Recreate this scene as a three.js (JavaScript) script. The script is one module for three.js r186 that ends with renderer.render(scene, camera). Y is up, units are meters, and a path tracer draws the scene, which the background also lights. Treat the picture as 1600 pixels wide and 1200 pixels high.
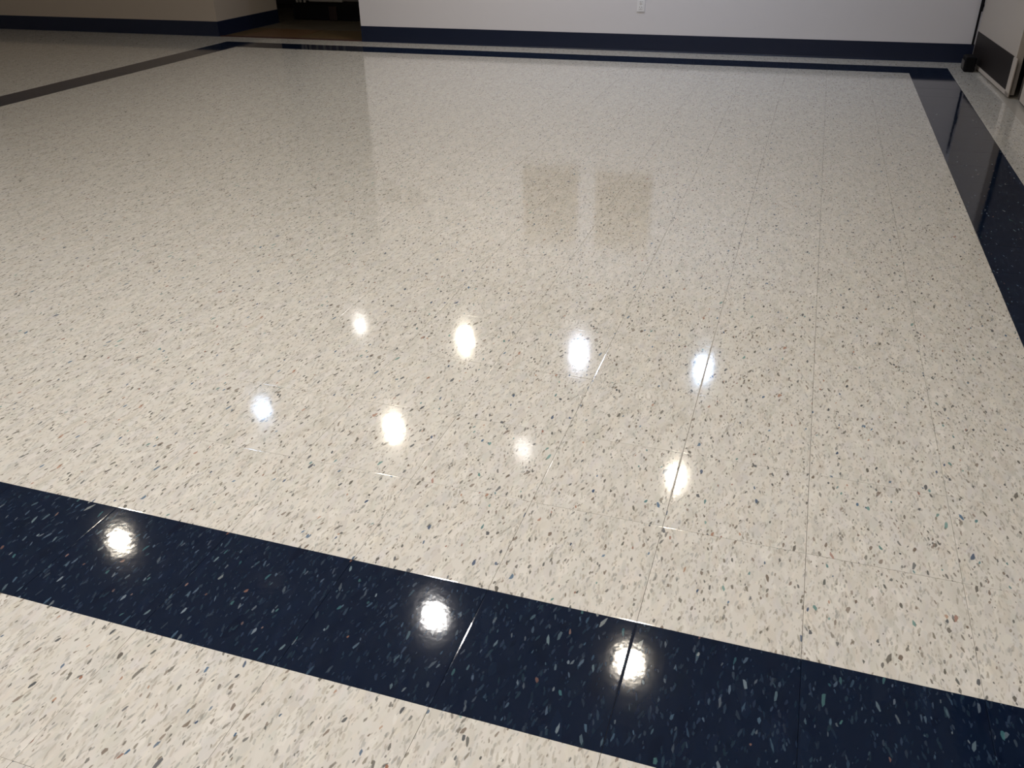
import * as THREE from 'three';
import { RectAreaLightUniformsLib } from 'three/addons/lights/RectAreaLightUniformsLib.js';
import { mergeGeometries } from 'three/addons/utils/BufferGeometryUtils.js';
import { RoundedBoxGeometry } from 'three/addons/geometries/RoundedBoxGeometry.js';
import { ImprovedNoise } from 'three/addons/math/ImprovedNoise.js';

// ---------------------------------------------------------------- camera, light, exposure
// Plan units below are floor tiles of one foot; T turns them into metres.
const T = 0.3048;
const scene = new THREE.Scene();
scene.background = new THREE.Color(0, 0, 0);
const camera = new THREE.PerspectiveCamera(48.26, 4 / 3, 0.05, 60);
camera.rotation.order = 'YXZ';
camera.rotation.set(-0.51440, 0.32299, -0.014447);
camera.position.set(1.5356 * T, 3.9974 * T, 4.0166 * T);
scene.add(camera);
camera.updateMatrixWorld(true);
camera.updateProjectionMatrix();

const renderer = new THREE.WebGLRenderer({ antialias: true });
renderer.toneMapping = THREE.LinearToneMapping;
renderer.toneMappingExposure = 1.0;
renderer.shadowMap.enabled = true;
RectAreaLightUniformsLib.init();

const CEIL = 9;                     // ceiling height in tiles
const LAMP = 3.2;                   // candela of a full lamp at this exposure
const WARM = [1.0, 0.90, 0.74], NEUTRAL = [1.0, 0.96, 0.92], COOL = [0.74, 0.82, 1.0], BLUE = [0.54, 0.72, 1.0];
// x, z, share of full intensity, colour: the lamps mirrored in the floor, then the rows over and behind the camera
const LAMPS = [
  [-12.0, -19.9, 0.22, NEUTRAL], [-8.05, -19.8, 1.2, WARM], [-4.2, -19.9, 1.35, COOL], [-0.25, -19.95, 0.85, BLUE],
  [-12.1, -13.9, 0.2, BLUE], [-8.0, -14.05, 0.85, WARM], [-4.25, -14.1, 0.1, NEUTRAL], [-0.15, -14.0, 0.7, WARM],
  [-12.0, -7.8, 0.65, WARM], [-8.05, -7.8, 0, NEUTRAL], [-4.15, -7.7, 0.75, NEUTRAL], [-0.1, -7.7, 0.85, WARM],
  [-12.0, -1.7, 0.5, NEUTRAL], [-8.0, -1.7, 0.95, NEUTRAL], [-4.1, -1.7, 1.3, NEUTRAL], [0, -1.7, 2.4, NEUTRAL],
  [-24.2, -7.8, 0.5, WARM], [-24.4, -13.9, 0.45, WARM],
  [-8.0, 4.4, 1.2, NEUTRAL], [0, 4.4, 2.5, NEUTRAL],
];

// ---------------------------------------------------------------- helpers
let seed = 20240607;
function rnd() { seed |= 0; seed = seed + 0x6D2B79F5 | 0; let t = Math.imul(seed ^ seed >>> 15, 1 | seed); t = t + Math.imul(t ^ t >>> 7, 61 | t) ^ t; return ((t ^ t >>> 14) >>> 0) / 4294967296; }
const rr = (a, b) => a + (b - a) * rnd();
const noise = new ImprovedNoise();
const used = new Map();
function numbered(name) { const n = used.get(name) ?? 0; used.set(name, n + 1); return n ? name + '_' + String(n).padStart(3, '0') : name; }
function mesh(name, geometry, material, parent, label) {
  const m = new THREE.Mesh(geometry, material);
  m.name = parent ? name : numbered(name); m.castShadow = m.receiveShadow = true;
  if (label) m.userData.label = label;
  (parent || scene).add(m);
  return m;
}
function structure(o) { o.userData.kind = 'structure'; return o; }
function thing(name, label, category, x, y, z, turn = 0, group) {
  const o = new THREE.Group(); o.name = numbered(name); o.position.set(x * T, y * T, z * T); o.rotation.y = turn;
  o.userData.label = label; o.userData.category = category; if (group) o.userData.group = group;
  scene.add(o); return o;
}
// box from corner to corner, in tiles
function box(x0, x1, y0, y1, z0, z1, r = 0) {
  const w = (x1 - x0) * T, h = (y1 - y0) * T, d = (z1 - z0) * T;
  const g = r ? new RoundedBoxGeometry(w, h, d, 2, r) : new THREE.BoxGeometry(w, h, d);
  return g.translate((x0 + x1) / 2 * T, (y0 + y1) / 2 * T, (z0 + z1) / 2 * T);
}
function tex(canvas, srgb = true) {
  const t = new THREE.CanvasTexture(canvas);
  if (srgb) t.colorSpace = THREE.SRGBColorSpace;
  t.wrapS = t.wrapT = THREE.RepeatWrapping; t.magFilter = THREE.LinearFilter; return t;
}
function canvas(s) { const c = document.createElement('canvas'); c.width = c.height = s; return [c, c.getContext('2d')]; }
const css = (c, a = 1) => `rgba(${c.map(v => Math.max(0, Math.min(255, Math.round(v)))).join(',')},${a})`;

// ---------------------------------------------------------------- composition tile colour: mottle and pressed chips, all running along z
function chip(g, x, y, w, l, turn, S) {
  const n = 5 + Math.floor(rnd() * 3), pts = [];
  for (let i = 0; i < n; i++) {
    const a = (i + rr(-0.3, 0.3)) / n * Math.PI * 2, k = rr(0.6, 1.15);
    const u = Math.cos(a) * w * k * 0.5, v = Math.sin(a) * l * k * 0.5;
    pts.push([u * Math.cos(turn) - v * Math.sin(turn), u * Math.sin(turn) + v * Math.cos(turn)]);
  }
  for (const ox of [0, x < l ? S : x > S - l ? -S : 0]) {
    g.beginPath(); pts.forEach(([u, v], i) => i ? g.lineTo(x + ox + u, y + v) : g.moveTo(x + ox + u, y + v)); g.closePath(); g.fill();
    if (!ox && !(x < l || x > S - l)) break;
  }
}
function tileTexture(S, base, mottles, faint, bold) {
  const [c, g] = canvas(S), k = S / 2048;
  g.fillStyle = css(base); g.fillRect(0, 0, S, S);
  for (const [count, w0, w1, l0, l1, colours, a0, a1] of [...mottles, ...faint, ...bold])
    for (let i = 0; i < count; i++) {
      const col = colours[Math.floor(rnd() * colours.length)], j = rr(-10, 10);
      g.fillStyle = css(col.map(v => v + j), rr(a0, a1));
      const s = rnd() ** 1.6, w = (w0 + (w1 - w0) * s) * k, l = (l0 + (l1 - l0) * s) * k * rr(0.7, 1.2);
      chip(g, rnd() * S, rnd() * S, w, l, rr(-0.35, 0.35), S);
    }
  return tex(c);
}
const whiteMap = tileTexture(2048, [213, 208, 199],
  [[6000, 12, 50, 40, 150, [[223, 218, 209], [201, 195, 184], [216, 208, 195], [198, 195, 186], [208, 204, 200]], 0.2, 0.5]],
  [[12500, 4, 10, 12, 40, [[158, 152, 140], [170, 164, 153], [176, 167, 154], [150, 150, 145]], 0.28, 0.6]],
  [[1500, 5, 11, 12, 34, [[116, 110, 101], [104, 101, 96], [128, 115, 104], [96, 96, 93], [134, 127, 115]], 0.55, 0.9],
    [200, 9, 17, 22, 48, [[100, 96, 89], [120, 107, 96], [84, 86, 89]], 0.65, 0.95],
    [120, 7, 15, 18, 42, [[78, 104, 132], [80, 98, 120], [94, 128, 130], [108, 142, 137], [66, 80, 106]], 0.7, 0.95],
    [48, 7, 14, 18, 46, [[160, 116, 96], [148, 108, 94], [172, 134, 110]], 0.6, 0.9]]);
const navyMap = tileTexture(2048, [14, 26, 46],
  [[2600, 12, 50, 40, 160, [[16, 29, 51], [12, 22, 41], [18, 28, 46], [12, 26, 48]], 0.2, 0.5]],
  [[5200, 4, 11, 12, 42, [[48, 62, 82], [42, 58, 74], [56, 66, 78], [38, 56, 68]], 0.35, 0.8]],
  [[620, 5, 12, 16, 46, [[88, 104, 120], [78, 98, 108], [104, 112, 118], [70, 92, 110]], 0.5, 0.85],
    [110, 8, 16, 22, 56, [[128, 140, 148], [112, 130, 136], [140, 144, 142]], 0.6, 0.9],
    [70, 8, 15, 20, 50, [[70, 112, 116], [78, 116, 114]], 0.55, 0.85],
    [50, 8, 15, 18, 46, [[150, 106, 88], [144, 112, 102]], 0.55, 0.85]]);
// waxed surface: fine orange peel over slow swells
const waxBump = (() => {
  const S = 1024, d = new Uint8Array(S * S * 4);
  const per = (x, y, f, o) => {   // noise that repeats over the texture
    const u = x / S, v = y / S, n = (a, b) => noise.noise(a * f + o, b * f + o * 0.7, o * 1.3);
    return (n(u, v) * (1 - u) * (1 - v) + n(u - 1, v) * u * (1 - v) + n(u, v - 1) * (1 - u) * v + n(u - 1, v - 1) * u * v) / Math.sqrt(u * u + (1 - u) * (1 - u)) / Math.sqrt(v * v + (1 - v) * (1 - v));
  };
  for (let y = 0; y < S; y++) for (let x = 0; x < S; x++) {
    const h = 0.5 + 0.30 * per(x, y, 9, 3.1) + 0.10 * per(x, y, 28, 7.7) + 0.055 * per(x, y, 100, 11.3) + 0.028 * per(x, y, 215, 5.9);
    const i = (y * S + x) * 4; d[i] = d[i + 1] = d[i + 2] = Math.max(0, Math.min(255, Math.round(h * 255))); d[i + 3] = 255;
  }
  const t = new THREE.DataTexture(d, S, S); t.wrapS = t.wrapT = THREE.RepeatWrapping; t.magFilter = THREE.LinearFilter; t.needsUpdate = true; return t;
})();
const plasterBump = (() => {
  const S = 512, d = new Uint8Array(S * S * 4);
  for (let y = 0; y < S; y++) for (let x = 0; x < S; x++) {
    const u = x / S, h = 0.5 + 0.25 * noise.noise(x * 0.11, y * 0.11, 2.2) + 0.2 * noise.noise(x * 0.27, y * 0.27, 9.2) + 0 * u;
    const i = (y * S + x) * 4; d[i] = d[i + 1] = d[i + 2] = Math.round(h * 255); d[i + 3] = 255;
  }
  const t = new THREE.DataTexture(d, S, S); t.wrapS = t.wrapT = THREE.RepeatWrapping; t.magFilter = THREE.LinearFilter; t.repeat.set(6, 6); t.needsUpdate = true; return t;
})();

const std = (o) => new THREE.MeshStandardMaterial(o);
const phys = (o) => new THREE.MeshPhysicalMaterial(o);
const lin = (r, g, b) => new THREE.Color().setRGB(r, g, b);
const M = {
  white: phys({ map: whiteMap, roughness: 0.08, bumpMap: waxBump, bumpScale: 0.00034, ior: 1.5 }),
  navy: phys({ map: navyMap, roughness: 0.06, bumpMap: waxBump, bumpScale: 0.00034, ior: 1.5 }),
  joint: std({ color: lin(0.09, 0.08, 0.07), roughness: 0.9 }),
  wall: std({ color: lin(0.79, 0.765, 0.79), roughness: 0.75, bumpMap: plasterBump, bumpScale: 0.0004 }),
  tan: std({ color: lin(0.50, 0.43, 0.36), roughness: 0.75, bumpMap: plasterBump, bumpScale: 0.0004 }),
  cove: phys({ color: lin(0.010, 0.016, 0.040), roughness: 0.34, specularIntensity: 0.6, ior: 1.5 }),
  ceiling: std({ color: lin(0.42, 0.42, 0.41), roughness: 0.95 }),
  dark: std({ color: lin(0.08, 0.074, 0.07), roughness: 0.8 }),
  panel: std({ color: lin(0.05, 0.036, 0.027), roughness: 0.6 }),
  cream: phys({ color: lin(0.52, 0.46, 0.40), roughness: 0.5 }),
  kick: phys({ color: lin(0.012, 0.008, 0.007), roughness: 0.55, specularIntensity: 0.5 }),
  black: phys({ color: lin(0.006, 0.006, 0.007), specularIntensity: 0.3, roughness: 0.8 }),
  steel: std({ color: lin(0.4, 0.38, 0.36), roughness: 0.35, metalness: 1 }),
  plastic: phys({ color: lin(0.88, 0.87, 0.89), roughness: 0.35 }),
  slot: std({ color: lin(0.05, 0.05, 0.05), roughness: 0.7 }),
  trimWhite: std({ color: lin(0.75, 0.74, 0.72), roughness: 0.5 }),
  cork: std({ color: lin(0.26, 0.19, 0.13), roughness: 0.9 }),
  oak: std({ color: lin(0.30, 0.20, 0.12), roughness: 0.5 }),
  paper: std({ color: lin(0.62, 0.60, 0.55), roughness: 0.8 }),
  threshold: std({ color: lin(0.06, 0.022, 0.018), roughness: 0.55 }),
  pale: std({ color: lin(0.36, 0.33, 0.28), roughness: 0.6 }),
  taupe: std({ color: lin(0.24, 0.21, 0.18), roughness: 0.8 }),
  redwood: std({ color: lin(0.022, 0.009, 0.007), roughness: 0.6 }),
};

// ---------------------------------------------------------------- floor: every tile a piece with eased edges
const X0 = -29, X1 = 5.72, Z0 = -23, Z1 = 8;
const floor = structure(new THREE.Group()); floor.name = numbered('floor'); scene.add(floor);
mesh('subfloor', box(X0 - 0.5, 6.6, -0.5, -0.012, Z0 - 0.1, Z1 + 0.5), M.joint, floor);
function tileGeometry(wx, wz, u0, v0, flip) {
  // rings: flat field, soft lip, cut edge (metres)
  const hx = wx * T / 2, hz = wz * T / 2, gx = 0.00022, gz = 0.0001;
  const rings = [[hx - 0.003, hz - 0.003, 0], [hx - gx - 0.00022, hz - gz - 0.00022, -0.00009], [hx - gx, hz - gz, -0.0036]];
  const pos = [], uv = [], idx = [];
  const put = (x, y, z) => {
    pos.push(x, y, z);
    let u = (x + hx) / (2 * hx) * wx, v = (z + hz) / (2 * hz) * wz;
    if (flip) { u = wx - u; v = wz - v; }
    uv.push(u0 + u * 0.25, v0 + v * 0.25); return pos.length / 3 - 1;
  };
  const quad = (a, b, c, d) => { const i = [a, b, c, d].map(p => put(...p)); idx.push(i[0], i[1], i[2], i[0], i[2], i[3]); };
  const corner = ([x, z, y], k) => [[-x, y, z], [x, y, z], [x, y, -z], [-x, y, -z]][k];
  quad(corner(rings[0], 0), corner(rings[0], 1), corner(rings[0], 2), corner(rings[0], 3));
  for (let r = 0; r < 2; r++) for (let k = 0; k < 4; k++) quad(corner(rings[r + 1], k), corner(rings[r + 1], (k + 1) % 4), corner(rings[r], (k + 1) % 4), corner(rings[r], k));
  const g = new THREE.BufferGeometry();
  g.setAttribute('position', new THREE.Float32BufferAttribute(pos, 3)); g.setAttribute('uv', new THREE.Float32BufferAttribute(uv, 2)); g.setIndex(idx);
  g.computeVertexNormals(); return g;
}
const variants = [];
for (let i = 0; i < 4; i++) for (let j = 0; j < 4; j++) for (const f of [0, 1]) variants.push([i / 4, j / 4, f]);
const full = variants.map(v => tileGeometry(1, 1, ...v));
const tiles = [];
for (let ix = X0; ix < X1; ix++) for (let iz = Z0; iz < Z1; iz++) {
  const w = Math.min(1, X1 - ix), cx = ix + w / 2, cz = iz + 0.5;
  const inRing = ix >= -17 && ix <= 4 && iz >= -22 && iz <= 0, inField = ix >= -16 && ix <= 3 && iz >= -21 && iz <= -1;
  const blue = inRing && !inField;
  const v = Math.floor(rnd() * variants.length), tilt = [rr(-1, 1) * 0.0011, rr(-1, 1) * 0.0011];
  const pts = [[0, 0], [w, 0], [w, 1], [0, 1]].map(([a, b]) => new THREE.Vector3((ix + a) * T, 0, (iz + b) * T));
  let area = 0;
  const front = pts.every(p => p.clone().applyMatrix4(camera.matrixWorldInverse).z < -0.2);
  if (front) {
    const q = pts.map(p => p.clone().project(camera));
    const inside = q.some(p => Math.abs(p.x) < 1 && Math.abs(p.y) < 1);
    const c = q.map(p => [Math.max(-1, Math.min(1, p.x)) * 800, Math.max(-1, Math.min(1, p.y)) * 600]);
    for (let k = 0; k < 4; k++) area += c[k][0] * c[(k + 1) % 4][1] - c[(k + 1) % 4][0] * c[k][1];
    area = inside ? Math.abs(area) / 2 : 0;
  }
  tiles.push({ cx, cz, w, blue, v, tilt, area });
}
tiles.sort((a, b) => b.area - a.area);
const rest = { true: [], false: [] };
tiles.forEach((t, i) => {
  const g = t.w === 1 ? full[t.v] : tileGeometry(t.w, 1, ...variants[t.v]);
  const e = new THREE.Euler(t.tilt[0], 0, t.tilt[1]);
  if (i < 300 && t.area > 0) {
    const m = mesh('floor_tile', g, t.blue ? M.navy : M.white, floor, t.blue ? 'navy blue border tile with pale chips' : undefined);
    m.position.set(t.cx * T, 0, t.cz * T); m.rotation.copy(e);
  } else rest[t.blue].push(g.clone().applyMatrix4(new THREE.Matrix4().makeRotationFromEuler(e).setPosition(t.cx * T, 0, t.cz * T)));
});
{
  const w = mergeGeometries(rest.false), n = mergeGeometries(rest.true);
  const m = mesh('floor_tile', mergeGeometries([w, n], true), [M.white, M.navy], floor);
  m.userData.kind = 'stuff';
}

// ---------------------------------------------------------------- shell
const HALL0 = -18, HALL1 = -12.52;       // hallway opening in the far wall
structure(mesh('ceiling', box(X0 - 0.6, 12, CEIL, CEIL + 0.4, -34, Z1 + 0.6), M.ceiling));
structure(mesh('wall_far', box(HALL1, 6.6, 0, CEIL, -23.55, -23), M.wall));
structure(mesh('wall_hallway', box(X0 - 0.5, HALL0, 0, CEIL, -26.85, -23), M.tan));
structure(mesh('wall_left', box(X0 - 0.5, X0, 0, CEIL, -23, Z1 + 0.5), M.wall));
structure(mesh('wall_near', box(X0, 6.6, 0, CEIL, Z1, Z1 + 0.5), M.wall));
structure(mesh('wall_right', box(X1, 6.6, 0, CEIL, -13.6, Z1), M.panel));
// hallway and the unlit room behind it
structure(mesh('wall_back', box(-26, -8, 0, CEIL, -33.5, -33), M.dark));
structure(mesh('wall_back_left', box(-26, -25.5, 0, CEIL, -33, -26.85), M.dark));
structure(mesh('wall_back_right', box(HALL1, HALL1 + 0.4, 0, CEIL, -33, -23.55), M.dark));
// header over the hallway opening

// cove base: thin rubber strip with a flared toe, swept along a line on the floor
function cove(x0, z0, x1, z1, h = 0.475) {
  const dx = (x1 - x0) * T, dz = (z1 - z0) * T, L = Math.hypot(dx, dz);
  const s = new THREE.Shape(); const H = h * T;
  s.moveTo(0, 0); s.lineTo(0.013, 0); s.lineTo(0.013, 0.0018);
  s.quadraticCurveTo(0.0042, 0.003, 0.0036, 0.016); s.lineTo(0.0036, H - 0.003); s.quadraticCurveTo(0.0034, H, 0.0012, H); s.lineTo(0, H); s.closePath();
  const g = new THREE.ExtrudeGeometry(s, { depth: L, bevelEnabled: false, curveSegments: 8 });
  // profile x becomes the outward normal (left of the walking direction), z runs along the line
  const m = new THREE.Matrix4().makeBasis(new THREE.Vector3(-dz / L, 0, dx / L), new THREE.Vector3(0, 1, 0), new THREE.Vector3(dx / L, 0, dz / L));
  m.setPosition(x0 * T, 0, z0 * T);
  // basis may mirror: keep it right-handed
  if (m.determinant() < 0) { g.scale(1, 1, -1); g.translate(0, 0, L); }
  return g.applyMatrix4(m);
}
structure(mesh('baseboard_far', cove(HALL1, -23, 5.66, -23), M.cove));
structure(mesh('baseboard_left', cove(X0, -23, HALL0, -23), M.cove));
structure(mesh('baseboard_hallway', cove(HALL0, -23, HALL0, -26.85), M.cove));

// hallway floor: large brown tiles beyond a reddish threshold
const hall = structure(new THREE.Group()); hall.name = numbered('floor_hallway'); scene.add(hall);
mesh('subfloor', box(-25.5, HALL1, -0.5, -0.02, -33, -23.1), M.joint, hall);
const brownCanvas = (tone) => {
  const [c, g] = canvas(256); g.fillStyle = css(tone); g.fillRect(0, 0, 256, 256);
  for (let i = 0; i < 700; i++) { const j = rr(-22, 18); g.fillStyle = css(tone.map(v => v + j), 0.25); chip(g, rnd() * 256, rnd() * 256, rr(4, 14), rr(10, 70), rr(-0.5, 0.5), 256); }
  return tex(c);
};
const hallMats = [[106, 86, 58], [104, 94, 80], [108, 80, 56]].map(t => phys({ map: brownCanvas(t), roughness: 0.4 }));
for (let r = 0; r < 5; r++) for (let k = 0; k < 7; k++) {
  const z1 = -23.16 - r * 2.1, z0 = z1 - 2.08, x1 = HALL1 - 0.02 - (k ? 2.68 + (k - 1) * 2.1 : 0), x0 = HALL1 - 0.02 - 2.66 - k * 2.1;
  if (x1 < -25.5 || (r < 2 && x0 < HALL0 - 0.3 && x1 <= HALL0) || z0 < -33) continue;
  const cx0 = Math.max(x0, -25.5), near = z1 > -26.7;
  mesh('floor_tile', box(near ? Math.max(cx0, HALL0 + 0.02) : cx0, x1, -0.02, 0.004, z0, z1, 0.0015), hallMats[r === 0 ? (k % 2 ? 2 : 0) : 1], hall);
}
structure(mesh('trim_1', box(HALL0 + 0.02, HALL1 - 0.0, -0.012, 0.022, -23.16, -23.0, 0.002), M.threshold));

// ---------------------------------------------------------------- wall outlet at the top of the frame
{
  const o = thing('wall_outlet', 'white duplex outlet plate on the pale far wall above the navy baseboard', 'outlet', -3.37, 1.09, -23);
  mesh('cover_plate', box(-0.115, 0.115, 0, 0.376, 0, 0.022, 0.0025), M.plastic, o);
  for (const y of [0.115, 0.262]) {
    const r = mesh('receptacle', box(-0.056, 0.056, y - 0.048, y + 0.048, 0.022, 0.03, 0.002), M.plastic, o);
    mesh('slot', mergeGeometries([box(-0.03, -0.022, y - 0.005, y + 0.025, 0.0295, 0.031), box(0.022, 0.03, y - 0.005, y + 0.025, 0.0295, 0.031), box(-0.008, 0.008, y - 0.032, y - 0.018, 0.0295, 0.031)]), M.slot, r);
  }
  mesh('screw', new THREE.CylinderGeometry(0.0028, 0.0028, 0.0014, 12).rotateX(Math.PI / 2).translate(0, 0.188 * T, 0.0228 * T), M.steel, o);
}

// ---------------------------------------------------------------- right side: wall stub, cream door with dark kick plate, dark door beyond
structure(mesh('wall_corner', box(X1, 6.6, 0, CEIL, -23, -22.8), M.wall));
structure(mesh('baseboard_right', cove(X1, -22.8, X1, -23), M.cove));
const doorTurn = Math.atan2(0.22, 4.7);
{
  const d = thing('door', 'cream painted door standing at the right with a dark kick plate', 'door', 5.64, 0.035, -22.72, 0);
  d.rotation.y = -0; d.userData.kind = undefined; delete d.userData.kind;
  const g = new THREE.Group(); g.rotation.y = doorTurn;
  // leaf runs towards +z from its hinge, thickness towards +x
  const leaf = mesh('leaf', box(0, 0.15, 0, 6.6, 0, 4.36, 0.003), M.cream, d);
  mesh('kick_plate', box(-0.012, 0.0, 0.085, 0.80, 0.0, 4.24, 0.0012), M.kick, d);
  mesh('bottom_rail', box(-0.03, 0.0, 0.0, 0.085, 0.0, 4.58, 0.002), M.cream, d);
  mesh('edge_strip', box(-0.03, 0.0, 0.0, 0.80, 4.26, 4.58, 0.003), M.cream, d);
  mesh('hinge', mergeGeometries([1.42, 3.4, 5.6].map(y => new THREE.CylinderGeometry(0.008, 0.008, 0.09, 12).translate(-0.01, y * T, -0.012))), M.black, d);
  d.rotation.y = doorTurn;
}
{
  const d = thing('door', 'dark brown door at the right edge with a navy band above a pale lower panel', 'door', 6.0, 0.035, -17.95);
  mesh('leaf', box(0, 0.15, 0, 6.6, 0, 3.9, 0.003), M.panel, d);
  mesh('navy_band', box(-0.02, 0, 0.84, 1.2, 0.05, 3.85, 0.0015), M.cove, d);
  mesh('lower_panel', box(-0.02, 0, 0.02, 0.80, 0.3, 3.85, 0.0015), M.cream, d);
}
structure(mesh('wall_door_recess', box(6.6, 7.0, 0, CEIL, -23, -13.6), M.dark));
structure(mesh('floor_recess', box(X1, 6.6, -0.3, -0.002, -23, -13.6), std({ color: lin(0.5, 0.46, 0.4), roughness: 0.25 })));
structure(mesh('trim_2', box(X1 - 0.05, 6.6, 6.7, CEIL, -22.8, -13.6), M.wall));
{
  const b = thing('door_stop', 'small black block on the floor at the foot of the corner beside the cream door', 'door stop', 5.44, 0.003, -21.75);
  mesh('block', box(-0.13, 0.13, 0, 0.36, -0.28, 0.28, 0.012), M.black, b);
  mesh('rubber_pad', box(-0.15, -0.13, 0.06, 0.26, -0.2, 0.2, 0.003), M.dark, b);
}
{
  const c = thing('cord', 'thin black cord running down the far right corner of the wall', 'cord', 5.605, 0.47, -22.965);
  mesh('cable', new THREE.CylinderGeometry(0.0085, 0.0085, 1.9 * T, 10).translate(0, 0.95 * T, 0), M.black, c);
  mesh('clip', box(-0.02, 0.06, 0.93, 0.99, -0.015, 0.045, 0.003), M.black, c);
}

// ---------------------------------------------------------------- hallway furniture in the dark
{
  const s = thing('hall_stand', 'dark low stand in the unlit hallway with pale upright slats above its black base', 'stand', -16.0, 0.02, -28.3);
  mesh('base', box(-1.9, 2.9, 0.0, 0.58, -0.5, 0.5, 0.006), M.black, s);
  mesh('back_panel', box(-1.9, 2.9, 0.58, 3.6, -0.5, -0.42, 0.004), M.taupe, s);
  mesh('rail', box(-1.2, 0.25, 0.64, 0.72, 0.3, 0.42, 0.003), M.pale, s);
  [-1.75, -1.6, -1.42, -1.1, -0.78, -0.5, -0.2, 0.1].forEach((x) => mesh('slat', box(x - 0.045, x + 0.045, x < -1.3 ? 0.6 : 0.72, 2.5, 0.32, 0.38, 0.003), M.pale, s));
  mesh('foot', box(-0.28, 0.05, 0, 0.5, 0.5, 0.6, 0.004), M.redwood, s, 'dark reddish brown front foot');
}

// ---------------------------------------------------------------- boards and frames high on the far wall, seen only mirrored in the floor
function board(label, x0, x1, y0, y1, name, category, inner) {
  const b = thing(name, label, category, (x0 + x1) / 2, y0, -23), w = (x1 - x0) / 2, h = y1 - y0;
  mesh('frame', mergeGeometries([box(-w, w, 0, 0.09, 0, 0.07), box(-w, w, h - 0.09, h, 0, 0.07), box(-w, -w + 0.09, 0.09, h - 0.09, 0, 0.07), box(w - 0.09, w, 0.09, h - 0.09, 0, 0.07)]), M.oak, b);
  mesh('panel', box(-w + 0.09, w - 0.09, 0.09, h - 0.09, 0, 0.045), inner, b);
  return b;
}
board('large brown framed cork board on the far wall, the left one mirrored mid floor', -6.97, -5.12, 3.72, 6.3, 'cork_board', 'board', M.cork);
board('large brown framed cork board on the far wall, the right one mirrored mid floor', -4.5, -2.7, 3.78, 6.3, 'cork_board', 'board', M.cork);
board('small dark framed picture on the far wall nearest the hallway opening', -12.2, -11.55, 4.85, 5.42, 'picture_frame', 'picture', M.panel);
board('small dark framed picture on the far wall, second from the hallway opening', -11.3, -10.7, 4.87, 5.38, 'picture_frame', 'picture', M.panel);

// ---------------------------------------------------------------- ceiling downlights
const trimShape = new THREE.LatheGeometry([[0.082, 0], [0.1, -0.004], [0.108, -0.012], [0.106, -0.016], [0.09, -0.014], [0.082, -0.006]].map(([x, y]) => new THREE.Vector2(x, y)), 40);
const lensShape = new THREE.LatheGeometry([[0, -0.012], [0.04, -0.0112], [0.07, -0.008], [0.082, -0.003]].map(([x, y]) => new THREE.Vector2(x, y)), 40);
LAMPS.forEach(([x, z, power, c]) => {
  const warm = c === WARM ? 'warm white' : c === NEUTRAL ? 'neutral white' : 'cool white';
  const row = z < -17 ? 'nearest the far wall' : z < -11 ? 'second row from the far wall' : z < -5 ? 'third row from the far wall' : z < 0 ? 'fourth row from the far wall' : 'behind the camera';
  const col = x < -18 ? 'far left column' : x < -10 ? 'first column of the dark-bordered field' : x < -6 ? 'second column of the field' : x < -2 ? 'third column of the field' : 'rightmost column';
  const d = thing('downlight', `${power ? warm : 'unlit'} round downlight ${row}, ${col}`.replace('from the far wall', 'from far wall'), 'ceiling light', x, CEIL, z, 0, 'round ceiling downlights');
  mesh('trim_ring', trimShape, M.trimWhite, d);
  const glow = lin(...c);
  mesh('lens', lensShape, std({ color: lin(0.8, 0.8, 0.8), roughness: 0.5, emissive: power ? glow : lin(0, 0, 0), emissiveIntensity: power ? 3 : 1 }), d);
  if (!power) return;
  const s = new THREE.SpotLight(glow, LAMP * power, 0, 1.5, 1, 2);
  s.position.set(x * T, CEIL * T - 0.085, z * T); s.target.position.set(x * T, 0, z * T);
  s.castShadow = true; s.shadow.radius = 3.4; s.shadow.mapSize.set(1024, 1024); s.shadow.camera.near = 0.05; s.name = 'downlight_beam';
  scene.add(s, s.target);
});

renderer.render(scene, camera);
